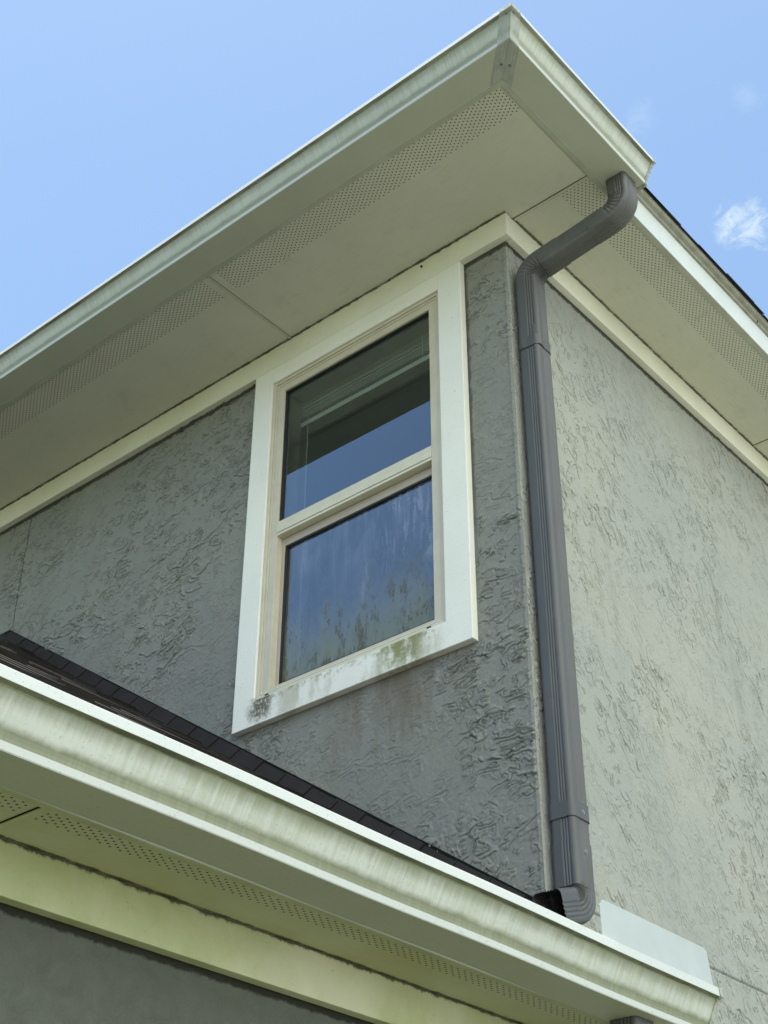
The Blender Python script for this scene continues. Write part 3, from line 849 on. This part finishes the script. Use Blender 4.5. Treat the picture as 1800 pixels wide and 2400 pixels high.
# elbow under the gutter outlet, offset pipe, elbow on the wall
ax_, ay_ = 0.441, 0.122
A0 = (ax_, ay_, ZG - .002); A1 = (ax_, ay_, -.150); A2 = (PX, PY, -.262); A3 = (PX, PY, -.650)
v12 = (Vector(A2) - Vector(A1))
j1 = Vector(A1) + v12 * .34; j2 = Vector(A1) + v12 * .64
sweep('elbow', fillet([A0, A1, j1], [.085], n=42, seg=.02), SEC, M_DS, ds, (1, 0, 0), pleat=.0052, nple=7, scale=1.035)
sweep('offset_pipe', fillet([tuple(j1 - v12 * .06), tuple(j2 + v12 * .06)], [], seg=.02), SEC, M_DS, ds, (0, 0, 1))
sweep('elbow', fillet([tuple(j2), A2, A3], [.075], n=42, seg=.02), SEC, M_DS, ds, (0, 0, 1), pleat=.0045, nple=7, scale=1.04)
# bottom elbow turned along the eave
B0 = (PX, PY, -2.470); B1 = (PX, PY, -2.648); B2 = (PX, -.064, -2.690)
sweep('elbow', fillet([B0, B1, B2], [.066], n=56, seg=.02), SEC, M_DS, ds, (1, 0, 0), pleat=.0050, nple=9, scale=lambda t: 1.05 + 0.10 * min(1, max(0, (t - .12) / .3)))
# strap with its two screws
def ring(z0, z1, sc_, name):
    return sweep(name, fillet([(PX, PY, z0), (PX, PY, z1)], [], seg=.05), section(PW * sc_, PD * sc_, .016), M_DS, ds, (1, 0, 0))
ring(-2.352, -2.402, 1.075, 'strap')
ring(-.606, -.652, 1.055, 'slip_joint')
screw(ds, (PX + PW / 2 * 1.075, PY + .006, -2.380), (1, 0, 0))
screw(ds, (PX + PW / 2 * 1.04, PY + .006, -2.497), (1, 0, 0))
screw(ds, (PX + PW / 2 * 1.06, PY + .028, -.640), (1, 0, 0), .003)
screw(ds, (ax_ + PW / 2 * 1.04, ay_ + .020, ZG - .024), (1, 0, 0), .004)

# ------------------------------------------------------------------ window
YF = -0.015
def frame_rect(m, x0, x1, z0, z1, w, y0, y1, wt=None, wb_=None):
    wt = wt or w; wb_ = wb_ or w
    m.box(x0, x0 + w, y0, y1, z0, z1); m.box(x1 - w, x1, y0, y1, z0, z1)
    m.box(x0 + w + .0003, x1 - w - .0003, y0 + .0004, y1, z1 - wt, z1); m.box(x0 + w + .0003, x1 - w - .0003, y0 + .0004, y1, z0, z0 + wb_)
GLX0, GLX1 = -1.112, -0.358
m = MB()
# outer flange then stepped jamb rings
frame_rect(m, FL + .002, FR - .002, FB + .002, FT - .002, .012, -.022, .09)
frame_rect(m, FL + .0145, FR - .0145, FB + .0145, FT - .0145, .010, -.017, .09)
frame_rect(m, FL + .025, FR - .025, FB + .025, FT - .025, GLX0 - FL - .025, -.0145, .09, wt=.0315, wb_=.012)
win = m.done('window', M_VINYL, house, bevel=.0012)
win['label'] = 'single-hung window with tan vinyl frame'
# upper fixed light
ZR0, ZR1 = -0.955, -0.900
m = MB(); m.add([(GLX0 - .01, .004, ZR1 - .01), (GLX1 + .01, .004, ZR1 - .01), (GLX1 + .01, .004, FT - .03), (GLX0 - .01, .004, FT - .03)], [(0, 1, 2, 3)])
p1 = m.done('pane', MGL1, win, fixn=False)
m = MB(); frame_rect(m, GLX0 - .001, GLX1 + .001, ZR1, FT - .0555, .007, -.006, .0035)
m.done('glazing_gasket', M_GASK, win)
m = MB(); frame_rect(m, GLX0 + .004, GLX1 - .004, ZR1 + .004, FT - .061, .011, .006, .012)
m.done('glazing_spacer', plain('grey_spacer', (.12, .13, .13), .4), win)
# meeting rail
m = MB()
m.box(GLX0 + .0004, GLX1 - .0004, -.0125, .06, ZR0 + .020, ZR1)
m.box(GLX0 + .0004, GLX1 - .0004, -.0170, .06, ZR0 + .002, ZR0 + .0195)
m.box(GLX0 + .0004, GLX1 - .0004, -.0140, .06, ZR0 - .010, ZR0 + .0015)
m.done('meeting_rail', M_RAIL, win, bevel=.0015)
# lower sash, set further back
m = MB()
SX0, SX1, SZ0, SZ1 = GLX0 - .03, GLX1 + .03, FB + .020, ZR0 - .012
m.box(SX0, SX0 + .046, .016, .055, SZ0, SZ1); m.box(SX1 - .046, SX1, .016, .055, SZ0, SZ1)
m.box(SX0 + .0463, SX1 - .0463, .0164, .055, SZ0, SZ0 + .036); m.box(SX0 + .0463, SX1 - .0463, .0164, .055, SZ1 - .035, SZ1)
m.done('sash', plain('tan_sash_vinyl', (0.46, 0.40, 0.33), 0.45, var=0.1), win, bevel=.0015)
m = MB(); gx0, gx1, gz0, gz1 = SX0 + .046, SX1 - .046, SZ0 + .036, SZ1 - .035
frame_rect(m, gx0 - .0005, gx1 + .0005, gz0 - .0005, gz1 + .0005, .008, .018, .027)
m.done('glazing_gasket', M_GASK, win)
m = MB(); m.add([(gx0 - .01, .0285, gz0 - .01), (gx1 + .01, .0285, gz0 - .01), (gx1 + .01, .0285, gz1 + .01), (gx0 - .01, .0285, gz1 + .01)], [(0, 1, 2, 3)])
p2 = m.done('pane', MGL2, win, fixn=False); p2['label'] = 'lower pane clouded with mineral streaks and green algae'
# sill lip
m = MB(); m.box(FL + .026, FR - .026, -.024, .0, FB + .0145, FB + .0205); m.box(FL + .012, FR - .012, -.0265, -.0225, FB + .001, FB + .012)
m.done('sill', M_RAIL, win, bevel=.001)
for xw in (FL + .052, FR - .080):
    m = MB(); m.box(xw, xw + .018, -.0275, -.0262, FB + .004, FB + .009); m.done('weep_hole', M_DARK, win)

# room behind the window
m = MB()
rx0, rx1, ry0, ry1, rz0, rz1 = -3.3, -.14, .16, 3.6, -2.45, -.03
m.add([(rx0, ry0, rz0), (rx1, ry0, rz0), (rx1, ry1, rz0), (rx0, ry1, rz0), (rx0, ry0, rz1), (rx1, ry0, rz1), (rx1, ry1, rz1), (rx0, ry1, rz1)],
      [(0, 1, 2, 3), (4, 5, 6, 7), (1, 2, 6, 5), (2, 3, 7, 6), (3, 0, 4, 7)])
a0, a1, b0, b1 = FL + .03, FR - .03, FB + .03, FT - .03
o4 = [(rx0, rz0), (rx1, rz0), (rx1, rz1), (rx0, rz1)]; i4 = [(a0, b0), (a1, b0), (a1, b1), (a0, b1)]
m.add([(x, ry0, z) for x, z in o4] + [(x, ry0, z) for x, z in i4], [(i, (i + 1) % 4, (i + 1) % 4 + 4, i + 4) for i in range(4)])
m.done('room_wall', M_ROOM, house, fixn=False)
m = MB()
m.add([(x, .06, z) for x, z in i4] + [(x, ry0, z) for x, z in i4], [(i, (i + 1) % 4, (i + 1) % 4 + 4, i + 4) for i in range(4)])
m.done('window_reveal', M_REV, house, fixn=False)

# ------------------------------------------------------------------ blind (drawn up) and ornament
blind = thing('window_blind', 'cream slatted blind drawn up behind the top of the upper pane', 'blind', (-.735, .115, H0 - .23))
def loc(m, name, mat, parent, o): 
    m.v = [(x - o[0], y - o[1], z - o[2]) for x, y, z in m.v]
    return m.done(name, mat, parent, bevel=.0008)
O = (-.735, .115, -.23)
bx0, bx1 = -1.130, -.345
m = MB(); m.box(bx0, bx1, .090, .140, -.236, -.196); loc(m, 'headrail', M_BLIND, blind, O)
N = 13
m = MB(); m.box(bx0, bx1, .088, .140, -.2405, -.2378); s0 = loc(m, 'slat', M_BLIND, blind, O)
for i in range(1, N):
    c = s0.copy(); COL.objects.link(c); c.parent = blind
    c.location = (random.uniform(-.002, .002), random.uniform(-.004, .004), -.0082 * i)
    c.rotation_euler = (random.uniform(-.05, .05), random.uniform(-.002, .002), 0)
m = MB(); m.box(bx0, bx1, .088, .140, -.385, -.363); loc(m, 'bottom_rail', M_BLIND, blind, O)
def cord(x, y, z0, z1, nm='cord', r=.0014):
    m = MB(); k = 6
    m.add([(x + r * math.cos(a), y + r * math.sin(a), z) for z in (z0, z1) for a in [i * math.pi / 3 for i in range(k)]],
          [(i, (i + 1) % k, (i + 1) % k + k, i + k) for i in range(k)])
    return m
for xx in (-1.0, -.47):
    m = cord(xx, .086, -.37, -.2); loc(m, 'lift_cord', M_BLIND, blind, O)
m = cord(-1.083, .10, -1.50, -.2, r=.0018); loc(m, 'pull_cord', M_BLIND, blind, O)

OO = (-.435, .10, -1.30)
orn = thing('ornament', 'small white round-headed ornament behind the right edge of the lower pane', 'ornament', (OO[0], OO[1], H0 + OO[2]))
def lathe(pr, c, k=24):
    m = MB(); vs = []; n = len(pr)
    for i in range(k):
        a = 2 * math.pi * i / k
        vs += [(c[0] + r * math.cos(a), c[1] + r * math.sin(a), c[2] + z) for r, z in pr]
    m.add(vs, [(i * n + j, ((i + 1) % k) * n + j, ((i + 1) % k) * n + j + 1, i * n + j + 1) for i in range(k) for j in range(n - 1)])
    return m
m = lathe([(.0, .0), (.052, .004), (.048, .012), (.030, .045), (.016, .070), (.010, .078)], (0, 0, 0)); m.done('skirt', M_ORN, orn, smooth=True)
m = lathe([(.026 * math.sin(a), .100 - .026 * math.cos(a)) for a in [math.pi * i / 12 for i in range(13)]], (0, 0, 0)); m.done('head', M_ORN, orn, smooth=True)
m = MB(); m.v = []; m = cord(0, 0, .125, 1.05, r=.0008); m.done('hanging_thread', M_ORN, orn)

# mud nest of an insect on the frieze
NEST = (-.374, -.034, -.034)
m = lathe([(.0005, -.004), (.004, -.003), (.005, .001), (.003, .004), (.0005, .0045)], (0, 0, 0), 12)
nest = m.done('insect_nest', M_DARK, None, smooth=True)
nest.location = (NEST[0], NEST[1], NEST[2] + H0); nest['label'] = 'tiny dark mud nest stuck to the white frieze above the window'; nest['category'] = 'insect nest'

# ------------------------------------------------------------------ lower hipped wing
ZS = -3.007
LX = 0.222                      # fascia face of the side eave
YEL = 0.205
WY = -2.70                      # front wall of the wing
# side wall of the wing
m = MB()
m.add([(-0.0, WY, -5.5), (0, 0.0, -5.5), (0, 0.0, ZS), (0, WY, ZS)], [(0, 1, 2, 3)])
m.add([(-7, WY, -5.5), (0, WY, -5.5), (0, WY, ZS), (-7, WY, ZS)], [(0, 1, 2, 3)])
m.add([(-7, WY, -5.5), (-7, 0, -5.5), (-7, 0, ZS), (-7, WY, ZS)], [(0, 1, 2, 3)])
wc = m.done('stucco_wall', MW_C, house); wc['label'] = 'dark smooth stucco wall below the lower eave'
m = MB(); m.box(0.0005, T, WY - T, YEL, ZS - .105, ZS - GAP)
m.box(-7, -.001, WY - T, WY - .0005, ZS - .105, ZS - GAP)
fl = m.done('frieze_board', MTL, house, bevel=.0015)
fl['label'] = 'algae-green frieze board below the lower eave'
m = MB(); slab(m, 0.0, LX - .001, WY - .205, YEL, ZS, .01); slab(m, -7, -.0005, WY - .205, WY, ZS, .01)
sC = m.done('soffit', MSC, house)
sC['label'] = 'algae-green vented soffit of the lower eave'
m = MB(); m.box(T + .001, LX - .022, -1.8305, -1.8265, ZS - .0010, ZS - .0003); m.done('shadow_gap', M_DARK, sC)
m = MB(); m.box(T + .001, LX - .022, -1.8262, -1.814, ZS - .003, ZS - .0004); m.done('panel_joint', plain('green_joint', (.45, .46, .28)), sC)
m = MB(); m.box(LX - .004, LX, WY - .209, YEL, ZS - .005, ZS + .115); m.box(-7, LX - .0045, WY - .209, WY - .205, ZS - .005, ZS + .115)
f2 = m.done('fascia', M_FASC, house)
m = MB(); m.box(LX - .022, LX - .0045, WY - .204, YEL, ZS - .0055, ZS - .0035)
m.done('fascia_return', plain('green_fascia_return', (.44, .45, .28), .6, var=.2), f2)
# gutter along the side eave
P2 = profile(0.95, 1.18)
ZGL = -3.0135
m = MB()
YG0 = WY - .36
sag = lambda s: 0.0035 * math.sin((s + 2.2) * 1.5) + .0012 * math.sin(s * 7)
gutter_run(m, P2, lambda s, d, z: (LX + .0005 + d, s, ZGL + z), lambda d: YG0, lambda d: YEL, n=70, sag=sag)
gl_ = m.done('gutter', MGL, house, fixn=False)
gl_['label'] = 'lower white gutter streaked green with algae along the side eave'
sol = gl_.modifiers.new('sheet', 'SOLIDIFY'); sol.thickness = 0.0008; sol.offset = 0
end_cap(gl_, P2, lambda s, d, z: (LX + .0005 + d, s, ZGL + z + sag(YEL)), YEL, 1, M_CAP, 9)
end_cap(gl_, P2, lambda s, d, z: (LX + .0005 + d, s, ZGL + z + sag(YG0)), YG0, -1, M_CAP, 10)
# splash guard riveted inside the front lip
gxl = LX + .1145 + .0495 * 0.95
m = MB()
poly = [(-.320, -2.905), (.200, -2.905), (.184, -2.806), (.170, -2.798), (-.306, -2.798), (-.322, -2.816)]
m.prism(poly, lambda p, t: (t, p[0], p[1]), gxl - .0150, gxl - .0138)
sg = m.done('splash_guard', M_PLATE, gl_); sg['label'] = 'clean pale sheet-metal splash guard standing on the gutter lip'
# outlet pipe below the gutter
m_dl = sweep('downspout', fillet([(.265, -.050, ZGL - .001), (.265, -.050, -3.28)], [], seg=.03), SEC, M_DS, house, (1, 0, 0), scale=1.03)
m_dl['label'] = 'short charcoal downspout top under the lower gutter'
screw(m_dl, (.265 + PW / 2 * 1.04, -.035, ZGL - .030), (1, 0, 0))

# shingled slope facing the side eave, hipped towards the front; courses stepped
ZJ = -0.806                    # roof plane at the peak
XP = -2.805
def rz(x): return ZJ - SL * (x - XP)
nlen = math.hypot(1, SL); dx = 1 / nlen; dzs = -SL / nlen; nx_, nz_ = SL / nlen, 1 / nlen
XE = LX + .050
slope_len = (XE - XP) * nlen
m = MB()
hy = lambda x: -(x - XP)        # hip line
m.add([(XP, -.0, ZJ), (XE, 0, rz(XE)), (XE, hy(XE), rz(XE))], [(0, 1, 2)])
m.add([(LX - .001, 0, rz(LX)), (LX - .001, YEL, rz(LX)), (XE, YEL, rz(XE)), (XE, 0, rz(XE))], [(0, 1, 2, 3)])
# front slope
m.add([(XP, 0, ZJ), (XE, hy(XE), rz(XE)), (-7.2, hy(XE), rz(XE)), (-7.2, 0, ZJ)], [(0, 1, 2, 3)])
rl = m.done('roof', MSH, house); rl['label'] = 'dark brown shingle roof of the lower wing against the window wall'
EXPO = .143
m = MB(); rr = random.Random(40)
ncr = int(slope_len / EXPO) + 1
for c in range(ncr):
    s1_ = slope_len - c * EXPO + .006; s0_ = max(0.0, s1_ - EXPO - .02)
    y = -.002 - rr.uniform(0, .1)
    xm = XP + s0_ * dx
    yend = hy(xm) - .02
    while y > yend:
        L_ = rr.uniform(.10, .30); yb = max(y - L_ + .0015, yend)
        t = rr.choice((.0045, .005, .0095, .0105)); j = rr.uniform(-.002, .002)
        def pt(s, yy, h): return (XP + s * dx + nx_ * h, yy, ZJ + s * dzs + nz_ * h)
        lo, hi = s0_, s1_ + j
        lift = .0035
        ylo = max(yb, hy(XP + hi * dx))
        m.add([pt(lo, y, .0005), pt(hi, y, lift * .3), pt(hi, yb, lift * .3), pt(lo, yb, .0005), pt(lo, y, .0012), pt(hi, y, t), pt(hi, yb, t), pt(lo, yb, .0012)],
              [(0, 3, 2, 1), (4, 5, 6, 7), (0, 1, 5, 4), (1, 2, 6, 5), (2, 3, 7, 6), (3, 0, 4, 7)])
        y -= L_
m.done('shingle_course', MSH, rl)
# step shingles turned up against the wall
m = MB(); rr = random.Random(4)
hgt = .047
for c in range(ncr + 1):
    s1_ = slope_len - c * EXPO + .004 + rr.uniform(-.004, .004); s0_ = max(-.03, s1_ - EXPO - .012)
    if s1_ < 0: continue
    if XP + s1_ * dx > 0.0:
        if XP + s0_ * dx > -0.03: continue
        s1_ = -XP / dx
    b = .0015
    def pt(s, yy, h): return (XP + s * dx + nx_ * h, yy, ZJ + s * dzs + nz_ * h)
    tt = .0055 + rr.uniform(-.001, .0015)
    th = hgt + rr.uniform(-.004, .003)
    # leaning tab: foot out on the roof, head on the wall
    foot, head = -.034, -.013
    m.add([pt(s0_, foot, .002), pt(s1_, foot - tt, .002), pt(s1_, head - tt, th), pt(s0_, head, th),
           pt(s0_, foot + .010, .002), pt(s1_, foot + .010, .002), pt(s1_, -.002, th), pt(s0_, -.002, th)],
          [(0, 1, 2, 3), (4, 7, 6, 5), (0, 3, 7, 4), (1, 5, 6, 2), (3, 2, 6, 7), (0, 4, 5, 1)])
m.box(-7, XP - .01, -.020, -.003, ZJ - .02, ZJ + .048)
ms_ = m.done('step_shingle', MST, rl)
m = MB()                                   # black strip standing in for the shade line above the tabs
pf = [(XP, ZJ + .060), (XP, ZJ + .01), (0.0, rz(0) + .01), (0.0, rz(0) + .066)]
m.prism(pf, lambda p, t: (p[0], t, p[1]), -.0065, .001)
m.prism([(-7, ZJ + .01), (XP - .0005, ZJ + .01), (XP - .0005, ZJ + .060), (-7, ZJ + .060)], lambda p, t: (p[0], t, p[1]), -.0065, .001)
m.done('junction_shade_strip', M_DARK, rl)
# hip cap shingles
m = MB(); rr = random.Random(8)
hd = Vector((1, -1, -SL)).normalized(); hl = (Vector((XE, hy(XE), rz(XE))) - Vector((XP, 0, ZJ))).length
sd = Vector((1, 1, 0)).normalized(); nn = Vector((0, 0, 1))
s = .0
while s < hl:
    a = Vector((XP, 0, ZJ)) + hd * s; b = a + hd * .16
    if s + .16 > hl: b = Vector((XP, 0, ZJ)) + hd * hl
    e = .11
    dn = .678 * .707 * e
    for sg_ in (1, -1):
        q = [a + nn * .004, b + nn * .010, b + sd * sg_ * e - nn * (dn - .010), a + sd * sg_ * e - nn * (dn - .004)]
        q2 = [p_ - nn * .005 for p_ in q]
        m.add([tuple(p_) for p_ in q + q2], [(0, 1, 2, 3), (4, 7, 6, 5), (0, 4, 5, 1), (1, 5, 6, 2), (2, 6, 7, 3), (3, 7, 4, 0)])
    s += .143
m.done('hip_cap', MSH, rl)
# front eave of the wing
m = MB(); m.box(-7, LX - .0045, WY - .2095, WY - .2060, ZS + .116, rz(XE) + .02)
m.done('drip_edge', M_DRIP, house)
